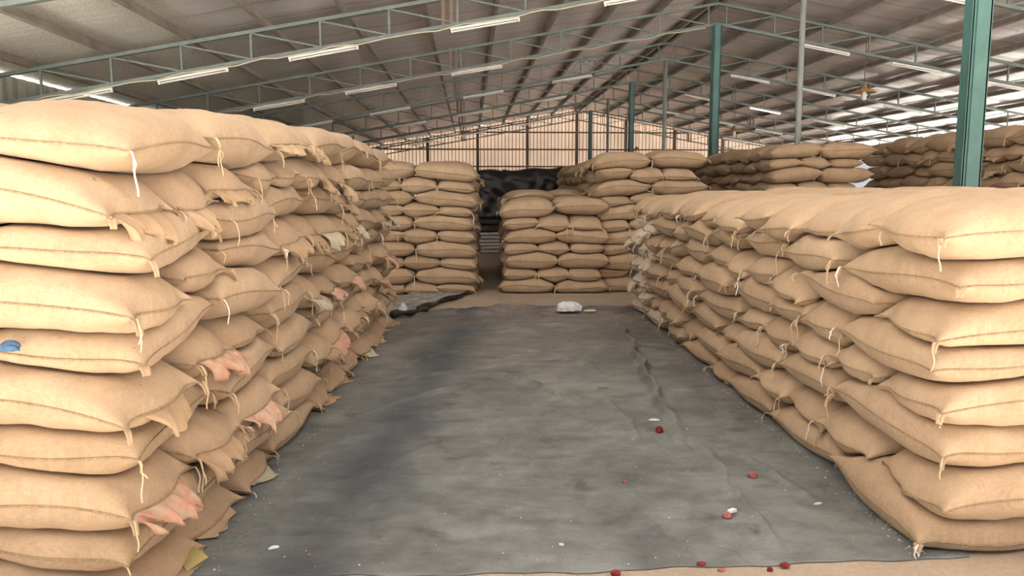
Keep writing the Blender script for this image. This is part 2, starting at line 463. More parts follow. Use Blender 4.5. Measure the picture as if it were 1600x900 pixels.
TD = 0.48
def strut(p, q, r):
    mb = MB(); mb.bar(p, q, r, r, up=(0, 1, 0)); return mb
def make_truss():
    root = empty('roof_truss', (RX, 0, 0))
    for s in (-1, 1):
        xe = (EL - RX) if s < 0 else (ER - RX)
        top = lambda x: RH - SL * abs(x) - 0.045
        a, b = 0.0, xe
        mb = MB(); mb.bar((a, 0, top(a)), (b, 0, top(b)), 0.09, 0.06); mb.build('top_chord', M['teal_grey'], root)
        mb = MB(); mb.bar((a, 0, top(a) - TD), (b, 0, top(b) - TD), 0.09, 0.06); mb.build('bottom_chord', M['teal_grey'], root)
        xs = [s * (0.22 + 1.2 * k) for k in range(12) if abs(0.22 + 1.2 * k) < abs(xe)]
        for i, x in enumerate(xs):
            strut((x, 0, top(x)), (x, 0, top(x) - TD), 0.035).build('web_post', M['teal_grey'], root)
            if i + 1 < len(xs):
                x2 = xs[i + 1]
                strut((x2, 0, top(x2) - 0.02), (x, 0, top(x) - TD + 0.02), 0.028).build('web_diagonal', M['teal_grey'], root)
        xsp = s * 6.4
        for d in (-0.07, 0.07):
            strut((xsp + d, 0, top(xsp) + 0.06), (xsp + d, 0, top(xsp) - TD - 0.06), 0.06).build('splice_plate', M['post'], root)
    return root
def copy_tree(o, parent=None):
    c = o.copy(); C.objects.link(c)
    if parent is not None: c.parent = parent
    for ch in list(o.children): copy_tree(ch, c)
    return c
tr0 = make_truss()
TY = [T0 + TS * k for k in range(0, 7)]
for k, y in enumerate(TY):
    t = tr0 if k == 0 else copy_tree(tr0)
    t.location = (RX, y, 0)
    where = 'above the nearest teal column' if k == 0 else '%s from the near end' % ORD[k + 1]
    tag(t, 'grey-green steel roof truss with thin web struts, %s' % where, 'truss', 'roof trusses')
tg = copy_tree(tr0); tg.location = (RX, YB - 0.28, 0)
tag(tg, 'grey-green steel roof truss against the cream gable wall', 'truss', 'roof trusses')

def i_column(x, y, wd, label):
    root = empty('steel_column', (x, y, 0))
    zt = RH - 0.045 - TD - 0.03
    mb = MB(); h = wd / 2
    mb.box((-h, -h * 0.62, 0.02), (h, -h * 0.62 + 0.02, zt)); mb.box((-h, h * 0.62 - 0.02, 0.02), (h, h * 0.62, zt)); mb.box((-0.012, -h * 0.62, 0.02), (0.012, h * 0.62, zt))
    for s in (-1, 1):
        mb.box((s * h * 0.86 - 0.008, -h * 0.62, 0.02), (s * h * 0.86 + 0.008, h * 0.62, zt))
    mb.box((-h * 0.58, -h * 0.62 - 0.018, 0.02), (h * 0.58, -h * 0.62 - 0.001, zt))
    mb.build('shaft', M['teal'], root)
    mb = MB(); mb.box((-h - 0.08, -h - 0.06, 0), (h + 0.08, h + 0.06, 0.02)); mb.build('base_plate', M['teal'], root)
    mb = MB(); mb.box((-h - 0.05, -h * 0.8, zt), (h + 0.05, h * 0.8, zt + 0.03))
    mb.build('cap_plate', M['teal'], root)
    tag(root, label, 'column', 'ridge columns')
i_column(RX, TY[0], 0.25, 'broad teal steel column rising behind the right aisle stack')
i_column(RX, TY[2], 0.21, 'teal steel column between the tall middle stack and right rear stack')
i_column(RX, TY[4], 0.20, 'slim teal column rising behind the tall middle stack')
i_column(RX, TY[6], 0.20, 'farthest teal column before the cream gable wall')
def pipe_column(x, y, r, label):
    root = empty('pipe_column', (x, y, 0)); zt = RH - 0.045 - TD - 0.03
    mb = MB(); mb.tube([(0, 0, 0.015), (0, 0, zt)], r, 14); mb.build('shaft', M['pipe'], root, True)
    mb = MB(); mb.box((-r - 0.06, -r - 0.06, 0), (r + 0.06, r + 0.06, 0.015)); mb.build('base_plate', M['pipe'], root)
    mb = MB(); mb.box((-r - 0.07, -r - 0.03, zt), (r + 0.07, r + 0.03, zt + 0.03)); mb.build('cap_plate', M['pipe'], root)
    tag(root, label, 'column', 'ridge columns')
pipe_column(RX, TY[1], 0.052, 'thin grey pipe column rising out of the right rear stack')
pipe_column(RX, TY[3], 0.06, 'pale grey pipe column behind the tall middle stack')
pipe_column(RX, TY[5], 0.06, 'farthest grey pipe column before the cream gable wall')

# tubes under the trusses
def make_tube():
    root = empty('tube_light')
    mb = MB(); mb.box((-0.62, -0.022, 0.0), (0.62, 0.022, 0.04)); mb.build('batten', M['white_enamel'], root)
    mb = MB(); mb.tube([(-0.58, 0, -0.025), (0.58, 0, -0.025)], 0.016, 8); mb.build('glass_tube', M['tube_glass'], root, True)
    for s in (-1, 1):
        mb = MB(); mb.box((s * 0.6 - 0.015, -0.015, -0.045), (s * 0.6 + 0.015, 0.015, 0.0)); mb.build('lamp_holder', M['white_enamel'], root)
    return root
tb0 = make_tube(); first = True
TUBX = [-6.85, -4.7, -2.35, 0.3, 3.1, 8.6, 10.9, 13.4]
for k in range(1, 7):
    for i, tx in enumerate(TUBX):
        jx = tx + rng.uniform(-0.2, 0.2)
        if rng.random() < 0.12 and k > 1: continue
        t = tb0 if first else copy_tree(tb0); first = False
        zb = roof_z(jx) - 0.045 - TD - 0.09
        t.location = (jx, TY[k] - 0.02, zb)
        t.rotation_euler = (0, (math.atan(SL) if jx > RX else -math.atan(SL)) + rng.normal(0, 0.012), 0)
        sd_ = 'left' if jx < RX else 'right'
        n_ = (5 - i) if jx < RX else (i - 4)
        tag(t, 'white tube light, %s out from ridge, %s slope, %s truss from the near end' % (ORD[n_], sd_, ORD[k + 1]), 'lamp', 'tube lights under the trusses')
# the one tube that is switched on, on the right slope
pt = at(1193, 202, TY[4])
t = copy_tree(tb0); t.location = (pt[0], TY[4] - 0.1, roof_z(pt[0]) - 0.045 - TD - 0.09); t.rotation_euler = (0, math.atan(SL), 0)
for ch in t.children:
    if ch.name.startswith('glass_tube'):
        ch.data = ch.data.copy(); ch.data.materials.clear(); ch.data.materials.append(M['tube_lit'])
tag(t, 'single lit tube light glowing white over the right rear stack', 'lamp', 'tube lights under the trusses')

# cables clipped to the bottom chords
for k, lab in ((1, 'pale cable strung along the nearest whole truss, left slope'), (2, 'pale cable strung along the third truss, left slope')):
    pts = []
    for x in np.linspace(EL + 0.3, RX - 0.3, 60):
        pts.append((x, TY[k] - 0.065, roof_z(x) - 0.045 - TD - 0.02 - 0.035 * abs(math.sin(x * 2.6)) - 0.01 * math.sin(x * 9)))
    mb = MB(); mb.tube(pts, 0.014, 6)
    tag(mb.build('power_cable', M['cable'], smooth=True), lab, 'cable')

# pendant lamps
def pendant(px, py, Y, label):
    p = at(px, py, Y)
    root = empty('pendant_lamp', (p[0], p[1], p[2] - 0.2))
    mb = MB(); mb.lathe([(0.04, 0.26), (0.07, 0.24), (0.09, 0.17), (0.28, 0.10), (0.30, 0.055), (0.285, 0.055), (0.26, 0.09), (0.075, 0.15), (0.05, 0.23)], 24)
    mb.build('lamp_shade', M['shade'], root, True)
    mb = MB(); mb.tube([(0, 0, 0.22), (0, 0, 0.13)], 0.05, 12); mb.build('socket', M['white_enamel'], root, True)
    mb = MB(); mb.tube([(0, 0, 0.13), (0, 0, 0.0), (0, 0, -0.10), (0, 0, -0.13)], [0.045, 0.07, 0.06, 0.01], 12); mb.build('bulb', M['tube_glass'], root, True)
    mb = MB(); mb.tube([(0, 0, 0.26), (0.01, 0, (roof_z(p[0]) - p[2] + 0.2) * 0.5), (0, 0, roof_z(p[0]) - p[2] + 0.2 + 0.06)], 0.012, 6); mb.build('flex', M['post'], root)
    tag(root, label, 'lamp', 'pendant lamps')
pendant(1350, 136, 19.2, 'brown-shaded pendant lamp nearest the broad teal column')
pendant(1147, 200, 28.2, 'brown-shaded pendant lamp beside the second teal column')
pendant(995, 231, 41.0, 'farthest small pendant lamp against the cream gable wall')

# ------------------------------------------------------------------ filled sacks
SACKS = []
POSTS = [(RX, y) for y in TY]

class Sack:
    pass

def rot(u, ang):
    c, s = math.cos(ang), math.sin(ang)
    return np.array([u[0] * c - u[1] * s, u[0] * s + u[1] * c, 0.0])

def new_sack(c, u, L, W, H, d0=0.0, d1=0.0, pitch=0.0, roll=0.0, **info):
    s = Sack()
    s.c = np.array(c, float)
    u = np.array([u[0], u[1], 0.0]); u /= np.linalg.norm(u)
    z = np.array([0, 0, 1.0]); v = np.cross(z, u)
    Rm = np.stack([u, v, z], axis=1)
    cp, sp, cr, sr = math.cos(pitch), math.sin(pitch), math.cos(roll), math.sin(roll)
    Ry = np.array([[cp, 0, sp], [0, 1, 0], [-sp, 0, cp]]); Rx = np.array([[1, 0, 0], [0, cr, -sr], [0, sr, cr]])
    s.R = Rm @ Ry @ Rx
    s.A, s.B, s.H = L / 2, W / 2, H / 2
    s.d0, s.d1 = d0, d1
    s.kind = info.get('kind', 'H'); s.layer = info['layer']; s.col = info['col']; s.row = info['row']
    s.pile = info['pile']; s.score = info.get('score', 1.0); s.faces = info['faces']
    s.nlay = info['nlay']; s.pale = info.get('pale', False)
    s.ph = rng.uniform(0, 6.28, 8)
    s.full = rng.uniform(0.9, 1.08)
    s.style = info.get('style', 'neat')
    SACKS.append(s)
    return s

def droop(s, x):
    a = x / s.A
    return s.d1 * np.clip((a - 0.1) / 0.9, 0, 1.3) ** 1.6 + s.d0 * np.clip((-a - 0.1) / 0.9, 0, 1.3) ** 1.6

def gauge(s, P):
    q = (P - s.c) @ s.R
    z = q[:, 2] + droop(s, q[:, 0])
    e = np.abs(q[:, 0] / s.A) ** 3.2 + np.abs(q[:, 1] / s.B) ** 3.2
    return (e ** (3.0 / 3.2) + np.abs(z / s.H) ** 3.0) ** (1 / 3.0)

TOPO = {}
MARG = 0.03
def topo(nu, nv):
    if (nu, nv) in TOPO: return TOPO[(nu, nv)]
    ti = np.arange(nu * nv).reshape(nu, nv)
    bi = ti.copy()
    bi[1:-1, 1:-1] = nu * nv + np.arange((nu - 2) * (nv - 2)).reshape(nu - 2, nv - 2)
    Fc = []
    for i in range(nu - 1):
        for j in range(nv - 1):
            Fc.append((ti[i, j], ti[i + 1, j], ti[i + 1, j + 1], ti[i, j + 1]))
            Fc.append((bi[i, j + 1], bi[i + 1, j + 1], bi[i + 1, j], bi[i, j]))
    Fc = np.array(Fc)
    E = np.concatenate([Fc[:, [0, 1]], Fc[:, [1, 2]]])
    E = np.unique(np.sort(np.concatenate([E, Fc[:, [2, 3]], Fc[:, [3, 0]]]), axis=1), axis=0)
    n = nu * nv + (nu - 2) * (nv - 2)
    deg = np.zeros(n); np.add.at(deg, E[:, 0], 1); np.add.at(deg, E[:, 1], 1)
    ring = [ti[i, 0] for i in range(nu)] + [ti[-1, j] for j in range(1, nv)] + [ti[i, -1] for i in range(nu - 2, -1, -1)] + [ti[0, j] for j in range(nv - 2, 0, -1)]
    TOPO[(nu, nv)] = (ti, bi, Fc, E, deg, np.array(ring))
    return TOPO[(nu, nv)]

def sack_verts(s, neigh, nu, nv):
    ti, bi, Fc, E, deg, ring = topo(nu, nv)
    sa = np.sin(np.linspace(-1, 1, nu) * math.pi / 2); sb = np.sin(np.linspace(-1, 1, nv) * math.pi / 2)
    a, b = np.meshgrid(sa, sb, indexing='ij')
    p = s.ph
    pa = np.clip(1 - np.abs(a) ** 3.6, 0, 1) ** 0.44
    pb = np.clip(1 - np.abs(b) ** 3.4, 0, 1) ** 0.38
    lump = 1 + 0.05 * np.sin(2.3 * a + p[0]) * np.sin(2.1 * b + p[1]) + 0.03 * np.sin(4.1 * a + p[2] + 2 * b) + 0.02 * np.sin(6.5 * b + p[3] - 3 * a)
    near_end = np.clip((np.abs(a) - 0.55) / 0.45, 0, 1)
    pleat = 1 + 0.07 * near_end * np.sin(11 * b + p[4] + 1.5 * np.sin(3 * b + p[5])) + 0.04 * np.clip((np.abs(b) - .6) / .4, 0, 1) * np.sin(16 * a + p[6])
    h = s.H * s.full * pa * pb * lump * pleat
    ear = np.abs(a * b) ** 7
    x = s.A * a * np.sqrt(1 - 0.30 * b ** 2) * (1 - 0.02 * (1 - b ** 2)) + s.A * np.sign(a) * ear * 0.135
    y = s.B * b * np.sqrt(1 - 0.26 * a ** 2) * 1.0 + s.B * np.sign(b) * ear * 0.11
    seam_z = 0.10 * s.H * np.sin(2.2 * a + p[7]) * np.abs(b) ** 3
    wr = 0.0035 * np.sin(17 * a + 9 * b + p[2]) + 0.003 * np.sin(23 * b - 8 * a + p[3])
    V = np.zeros((nu * nv + (nu - 2) * (nv - 2), 3))
    V[ti.ravel()] = np.stack([x, y, h + seam_z + wr * (pa * pb)], 2).reshape(-1, 3)
    V[bi[1:-1, 1:-1].ravel()] = np.stack([x, y, -h * 0.96 + seam_z - wr * pa * pb], 2)[1:-1, 1:-1].reshape(-1, 3)
    m = np.stack([np.clip(V[:, 0], -.72 * s.A, .72 * s.A) * 0.93, np.clip(V[:, 1], -.55 * s.B, .55 * s.B) * 0.93, np.zeros(len(V))], 1)
    def world(t):
        q = m + (V - m) * t[:, None]
        q = q.copy(); q[:, 2] -= droop(s, q[:, 0])
        return s.c + q @ s.R.T
    if neigh:
        def bad(t):
            Pw = world(t); fi = np.minimum(gauge(s, Pw) + MARG, 1.005)
            fj = np.full(len(Pw), 9.0)
            for nb in neigh: fj = np.minimum(fj, gauge(nb, Pw))
            return (fj < fi) | (Pw[:, 2] < 0.012)
        t = np.ones(len(V)); bd = bad(t)
        if bd.any():
            lo, hi = np.zeros(len(V)), np.ones(len(V))
            for _ in range(7):
                mid = np.where(bd, (lo + hi) / 2, 1.0)
                b2 = bad(mid)
                hi = np.where(bd & b2, mid, hi); lo = np.where(bd & ~b2, mid, lo)
            t = np.where(bd, lo, 1.0)
        P = world(t)
    else:
        P = world(np.ones(len(V))); t = np.ones(len(V))
    P0 = P.copy()
    isr = np.zeros(len(V), bool); isr[ring] = True
    for _ in range(2):
        S = np.zeros_like(P); np.add.at(S, E[:, 0], P[E[:, 1]]); np.add.at(S, E[:, 1], P[E[:, 0]])
        P2 = P + 0.42 * (S / deg[:, None] - P)
        P[~isr] = P2[~isr]
    free = t[ring] > 0.97
    # a stitched lip stands out a little along the whole edge
    out = P[ring] - s.c; out[:, 2] = 0; out /= np.maximum(np.linalg.norm(out, axis=1, keepdims=True), 1e-6)
    P[ring] += out * 0.007 * free[:, None]
    if neigh:
        fj = np.full(len(P), 9.0)
        for nb in neigh: fj = np.minimum(fj, gauge(nb, P))
        back = fj < np.minimum(gauge(s, P) + 0.4 * MARG, 1.0)
        P[back] = P0[back]
    P[:, 2] = np.maximum(P[:, 2], 0.012)
    uv = np.zeros((len(V), 2)); uv[:, 0] = V[:, 0]; uv[:, 1] = V[:, 1] + (V[:, 2] > 0) * 0.0
    s.free = free
    return P, Fc, uv, ti, ring

def arc_down(p, out, ln, droopr, n, wob=0.0, seed=0.0):
    """points that leave p outwards and then hang"""
    pts = []
    for k in range(n):
        t = k / (n - 1)
        pts.append(p + out * (droopr * (1 - (1 - min(t * 2.2, 1)) ** 2)) + np.array([0, 0, -1]) * ln * max(0, t - 0.12) / 0.88
                   + wob * t * np.array([math.sin(seed + 7 * t), math.cos(seed * 1.7 + 6 * t), 0]))
    return pts

DOWN = np.array([0, 0, -1.0])
def build_parts(s, root, P, ti, ring, base, close):
    """seam, mouth flaps and twine of one sack, children of its root"""
    nu, nv = ti.shape
    pts = P[ring] - base
    # the seam is stitched where it shows, not where the sack is pressed against the next one
    fr_ = s.free.copy(); nr = len(pts)
    st0 = int(np.argmin(fr_)) if not fr_.all() else 0
    runs, cur = [], []
    for k in range(nr + 1):
        i = (st0 + k) % nr
        if fr_[i] and k < nr: cur.append(pts[i])
        else:
            if len(cur) >= 4: runs.append(cur)
            cur = []
    if cur: runs.append(cur)
    for q in runs:
        mb = MB(); mb.tube(q, 0.0042 if close else 0.006, 5)
        mb.build('stitched_seam', M['seam'], root, True)
    ends = [e for e in (1, -1) if ('end%+d' % e) in s.faces]
    sides = [e for e in (1, -1) if ('side%+d' % e) in s.faces]
    corners = set()
    for e in ends: corners |= {(e, 1), (e, -1)}
    for e in sides: corners |= {(1, e), (-1, e)}
    u, v = s.R[:, 0], s.R[:, 1]
    u = u / np.linalg.norm(u)
    facing = np.zeros(3)
    for e in ends: facing += u * e
    for e in sides: facing += v * e
    facing[2] = 0
    facing /= max(np.linalg.norm(facing), 1e-6)
    tw = 0.0034 if close else 0.0048
    flap_p = {'neat': 0.10, 'rough': 0.85, 'mid': 0.5}[s.style]
    # loose mouth cloth along an exposed end
    for e in ends:
        if rng.random() > flap_p or (s.kind == 'S' and s.row == 0): continue
        row = ti[-1 if e > 0 else 0]
        edge = P[row] - base
        wdt = rng.uniform(0.4, 0.8); q0 = rng.uniform(0, 1 - wdt)
        NB = 40
        idx = np.linspace(q0 * (nv - 1), (q0 + wdt) * (nv - 1), NB)
        Q = np.stack([np.interp(idx, np.arange(nv), edge[:, k]) for k in range(3)], 1)
        ln0 = rng.uniform(0.06, 0.13); nt_ = 9; ph = rng.uniform(0, 6.28, 4); kf = rng.uniform(2.5, 4.5) * wdt / 0.6 * (0.35 if s.layer == 0 else 1)
        G = np.zeros((NB, nt_, 3)); side = v / np.linalg.norm(v)
        lean = rng.uniform(-0.6, 0.6); gat = rng.uniform(0.15, 0.5)
        mid = Q.mean(axis=0)
        for i in range(NB):
            t01 = i / (NB - 1)
            ln = ln0 * (0.55 + 0.35 * math.sin(math.pi * t01) ** 0.7 + 0.25 * math.sin(7 * t01 + ph[0]) + 0.12 * math.sin(17 * t01 + ph[1]))
            for j in range(nt_):
                t = j / (nt_ - 1)
                th = min(1.5, 2.0 * t)
                o_ = 0.55 * ln * math.sin(th)
                d_ = ln * t ** 1.25
                w_ = 2 * math.pi * kf * t01 + ph[2] + 0.9 * t
                ruf = 0.026 * t ** 0.7 * (math.sin(w_) + 0.45 * math.sin(2.3 * w_ + ph[3]))
                lat = 0.016 * t * math.cos(w_) + lean * ln * t
                G[i, j] = Q[i] + (mid - Q[i]) * gat * t - u * e * 0.012 * (1 - t) + u * e * (o_ + ruf + 0.02 * t) + DOWN * d_ + side * lat
        G[:, :, 2] = np.maximum(G[:, :, 2], 0.012 - base[2] + 0.004 * np.arange(nt_) / nt_)
        mb = MB(); mb.sheet(G, 0.004)
        r = rng.random()
        fm = M['flap']
        if s.style == 'rough' and s.layer <= 5 and r < 0.42: fm = M['flap_red']
        elif s.style == 'rough' and s.layer <= 6 and r < 0.56: fm = M['flap_green']
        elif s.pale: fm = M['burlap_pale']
        fo = mb.build('mouth_flap', fm, root, True)
        if fm is M['flap_red']: fo['label'] = 'mouth flap with red dyed edge'; s.note = 'red-flapped'
        elif fm is M['flap_green']: fo['label'] = 'mouth flap with greenish dyed edge'; s.note = 'green-flapped'
        elif not hasattr(s, 'note'): s.note = 'loose-mouthed'
    # a folded ear and a twine tail at exposed corners
    for (e, f) in sorted(corners):
        cp = P[ti[-1 if e > 0 else 0, -1 if f > 0 else 0]] - base
        out = facing + 0.35 * (u * e + v * f); out[2] = 0; out /= np.linalg.norm(out)
        if rng.random() < 0.45:
            mb = MB(); lat = np.cross(out, DOWN)
            G = np.zeros((5, 7, 3)); wd = rng.uniform(0.010, 0.022); ln = rng.uniform(0.025, 0.05) * (1.4 if s.style == 'rough' else 1)
            for i in range(5):
                for j in range(7):
                    t = j / 6; q = (i - 2) / 2
                    G[i, j] = cp - out * 0.015 + out * ln * 0.7 * math.sin(1.5 * t) + DOWN * ln * t ** 1.5 + lat * q * wd * (1 - 0.35 * t) + out * 0.006 * abs(q)
            mb.sheet(G, 0.006)
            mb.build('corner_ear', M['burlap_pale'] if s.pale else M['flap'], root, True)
        if rng.random() < (0.62 if close else 0.4):
            ln = rng.uniform(0.05, 0.17)
            pts = arc_down(cp, out, ln, rng.uniform(0.02, 0.035), 11, 0.007, rng.uniform(0, 6))
            mb = MB(); mb.tube(pts, tw, 5)
            if rng.random() < 0.4:
                mb.tube(arc_down(cp, out, ln * rng.uniform(.4, .8), 0.03, 9, 0.012, rng.uniform(0, 6)), tw, 5)
            mb.build('twine_tail', M['twine_white'] if rng.random() < 0.15 else M['twine'], root, True)

def pile(name, org, ex, ey, depth, layers, dz, first_kind, L=1.0, W=0.6, Hf=1.5, aisle=True, front=True, xrows=1, top_rows=0, style='neat',
         score=1.0, hdroop=0.05, front_w=None, pale_from=None, mixup=0.16, ytop=0.0, rise=0.0, jit=1.0, front_out=0.0):
    """bricks of sacks: aisle face along ey, front face along ex; layers alternate lengthwise (S) and end-on (H)"""
    org = np.array([org[0], org[1], 0.0]); ex = np.array(ex); ey = np.array(ey)
    ls, ws = L * 0.955, W * 0.93
    for l in range(layers):
        base_kind = 'S' if (l % 2 == 0) == (first_kind == 'S') else 'H'
        zc0 = dz * (l + 0.5) + ytop * (l / max(1, layers - 1))
        H = dz * Hf
        # a run of lengthwise and end-on sacks of slightly different sizes fills the depth
        seq = []; tot = 0.0
        while tot < depth - 0.25:
            kd = base_kind if (not seq or rng.random() > mixup) else ('H' if base_kind == 'S' else 'S')
            ln = (ls if kd == 'S' else ws) * rng.uniform(0.92, 1.08)
            seq.append((kd, ln)); tot += ln
        sc0 = depth / tot
        tops = top_rows if l == layers - 1 else 0
        fw = front_w or 0.0
        ny = len(seq); pos = 0.0
        wv0 = rng.uniform(0, 6.28)
        for k, (kind, ln) in enumerate(seq):
            stp = ln * sc0; yc = pos + stp / 2; pos += stp
            cw = ws if kind == 'S' else ls
            nfront = max(1, int(round(fw / cw))) if fw else 1
            for i in range(max(1, nfront if (k == 0 and front) else 1, xrows, tops)):
                onface = (aisle and i == 0) or (front and k == 0)
                if not onface and not (i < tops) and not (i < xrows): continue
                yaw = rng.normal(0, 0.05) * jit
                pc = org + ex * (cw * (i + 0.5) + rng.normal(0, 0.014) * jit) + ey * (yc + rng.normal(0, 0.012) * jit)
                zc = zc0 + (0.016 * math.sin(1.3 * yc + wv0) if 0 < l else 0)
                zc = zc * (1 + rise * min(max(yc - 0.5, 0) / 2.2, 1))
                zz = zc + (rng.normal(0, 0.010) * jit if l else abs(rng.normal(0, 0.004))) + (0.03 * rng.random() + 0.015 * i if i and tops else 0)
                if any((pc[0] - qx) ** 2 + (pc[1] - qy) ** 2 < 0.42 ** 2 for qx, qy in POSTS): continue
                faces = set()
                if kind == 'S':
                    u = rot(ey, yaw)
                    Ls, Ws = stp * 1.02, W * 1.05
                    vd = np.cross([0, 0, 1], ey)
                    if aisle and i == 0: faces.add('side+1' if np.dot(vd, ex) < 0 else 'side-1'); pc = pc - ex * rng.uniform(-0.01, 0.04)
                    if front and k == 0: faces.add('end-1')
                    d0 = 0.02 * rng.random(); d1 = 0.02 * rng.random()
                    if front and k == 0: d0 += 0.02
                    pit = rng.normal(0, 0.045) * jit
                    rol = rng.normal(0, 0.03) + (0.05 if 'side+1' in faces else -0.05 if 'side-1' in faces else 0) * -1
                else:
                    u = rot(-ex, yaw)
                    Ls, Ws = L * 1.06, stp * 1.06
                    d0 = 0.01; d1 = 0.01
                    if aisle and i == 0:
                        faces.add('end+1'); d1 = hdroop * rng.uniform(0.5, 1.5)
                        pc = pc - ex * rng.uniform(-0.02, 0.06)
                    if front and k == 0:
                        vd = np.cross([0, 0, 1], -ex)
                        faces.add('side+1' if np.dot(vd, ey) < 0 else 'side-1')
                    pit = rng.normal(0, 0.015) + (0.03 if aisle and i == 0 else 0)
                    rol = rng.normal(0, 0.07) * jit
                if front and k == 0: pc = pc - ey * front_out
                sc_ = score * (1.0 if onface else 0.3)
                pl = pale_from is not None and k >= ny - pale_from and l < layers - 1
                new_sack((pc[0], pc[1], zz), u, Ls * rng.uniform(0.985, 1.03), Ws * rng.uniform(0.99, 1.05), H * rng.uniform(0.96, 1.07), d0, d1, pit, rol, kind=kind, layer=l, col=i, row=k,
                         pile=name, faces=faces, nlay=layers, score=sc_, style=style, pale=pl)

# aisle direction of the stacks (they stand a touch askew to the building)
ga, gb = ground(1450, 868), ground(985, 480)
EYV = (gb - ga)[:2]; RLEN = float(np.linalg.norm(EYV)); EYV = np.array([*(EYV / RLEN), 0.0])
EXV = np.array([EYV[1], -EYV[0], 0.0])
la, lb = ground(375, 800), ground(618, 503)
lv = (lb - la)[:2]; lv /= np.linalg.norm(lv)
LEY = np.array([*lv, 0.0]); LEX = np.array([-LEY[1], LEY[0], 0.0])
lo = la[:2] + lv * ((2.80 - la[1]) / lv[1])
LLEN = float(np.linalg.norm(lb[:2] - lo))
print('stack dirs', EYV, LEY, 'origins', ga, lo, 'len', RLEN, LLEN, 'backs', ground(650, 462), ground(792, 459), ground(980, 457))

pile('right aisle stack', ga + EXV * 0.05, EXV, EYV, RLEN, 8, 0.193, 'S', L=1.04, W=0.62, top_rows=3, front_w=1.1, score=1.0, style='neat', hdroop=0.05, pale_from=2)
pile('left aisle stack', np.array([*lo, 0]) + LEX * 0.07, LEX, LEY, LLEN, 10, 0.191, 'H', L=1.0, W=0.60, front_w=1.1, score=1.0, style='rough', hdroop=0.06, rise=0.095)
# piles across the far end of the aisle
b0 = ground(737, 461)
pile('back left stack', b0, -EXV, EYV, 4.4, 10, 0.205, 'S', L=0.95, W=0.58, front_w=1.7, score=1.0, style='mid', jit=0.8)
m0 = ground(790, 459)
pile('low middle stack', m0, EXV, EYV, 4.0, 7, 0.208, 'H', L=0.85, W=0.55, front_w=1.5, score=1.0, style='neat', top_rows=2, jit=0.9)
t0 = ground(934, 457)
pile('tall middle stack', t0 + EYV * 0.05, EXV, EYV, 8.0, 11, 0.2, 'H', L=0.9, W=0.56, front_w=1.6, score=1.0, style='mid', top_rows=2, jit=1.0)
for q_, (dx_, dy_, yw, lb_) in enumerate(((0.42, 1.15, 0.35, 'slack burlap sack slumped askew on top of low middle stack, nearest its left edge'),
                                  (1.08, 1.75, -0.25, 'slack burlap sack lying on top of low middle stack beside the tall middle stack'),
                                  (0.55, 2.35, 0.1, 'slack burlap sack farthest back on top of low middle stack'))):
    c_ = m0 + EXV * dx_ + EYV * dy_
    new_sack((c_[0], c_[1], 7 * 0.208 + 0.115), rot(EXV, yw), 0.88, 0.58, 0.20, 0.05, 0.06, 0.0, 0.03, kind='H', layer=7, col=1, row=q_ + 2, pile='low middle stack', faces={'end-1'}, nlay=8, style='mid', score=2.0).say = lb_
r0 = at(1203, 300, 12.9); r0[2] = 0
pile('right rear stack', r0, EXV, EYV, 6.0, 12, 0.2, 'S', L=0.92, W=0.56, front_w=1.65, score=0.8, style='neat', top_rows=1)
f0 = at(1640, 300, 10.0); f0[2] = 0
pile('long dark rear stack', f0, EXV, EYV, 5.3, 12, 0.212, 'H', L=0.95, W=0.56, front_w=0.0, score=0.8, style='mid', top_rows=1, front=False)

# which sacks show, and how large
def seen_size(s):
    v = CAMR.T @ (s.c - np.array([0, 0, EYE]))
    if v[2] > -0.5: return 0.0
    px = 800 + F * v[0] / -v[2]; py = 450 - F * v[1] / -v[2]
    r = F * s.A / -v[2]
    if px < -r or px > 1600 + r or py < -r or py > 900 + r: return 0.0
    hid = 1.0
    if s.pile in ('right rear stack', 'long dark rear stack') and s.c[2] < EYE + 0.0: hid = 0.0
    if s.pile == 'tall middle stack' and px > 990 and s.c[2] < EYE - 0.05: hid = 0.0
    if s.pile == 'tall middle stack' and s.row > 0 and s.c[2] < 1.6: hid = 0.0
    if s.pile == 'back left stack' and px < 600: hid = 0.0
    if s.pile in ('back left stack', 'low middle stack') and s.row > 0 and s.layer < 7: hid *= 0.35
    sz = (F / -v[2]) ** 2 * s.A * s.H * s.score * hid
    return sz
for s in SACKS: s.size = seen_size(s)
shown = sorted([s for s in SACKS if s.size > 0], key=lambda s: -s.size)
keep = set(id(s) for s in shown[:300])
print('sacks', len(SACKS), 'in view', len(shown), 'smallest kept', shown[min(299, len(shown) - 1)].size)

def place_words(s):
    up = s.layer + 1; down = s.nlay - s.layer
    if down == 1: lay = 'top layer'
    elif up == 1: lay = 'bottom layer'
    elif down <= up: lay = '%s layer from top' % ORD[down]
    else: lay = '%s layer up' % ORD[up]
    if s.col > 0 and s.row > 0: return '%s of %s, %s row in, %s back' % (lay, s.pile, ORD[s.col + 1], ORD[s.row + 1])
    if s.col > 0: return '%s of %s front, %s from aisle corner' % (lay, s.pile, ORD[s.col + 1])
    if s.row == 0: return '%s of %s, at its near aisle corner' % (lay, s.pile)
    return '%s of %s, %s from near end' % (lay, s.pile, ORD[s.row + 1])

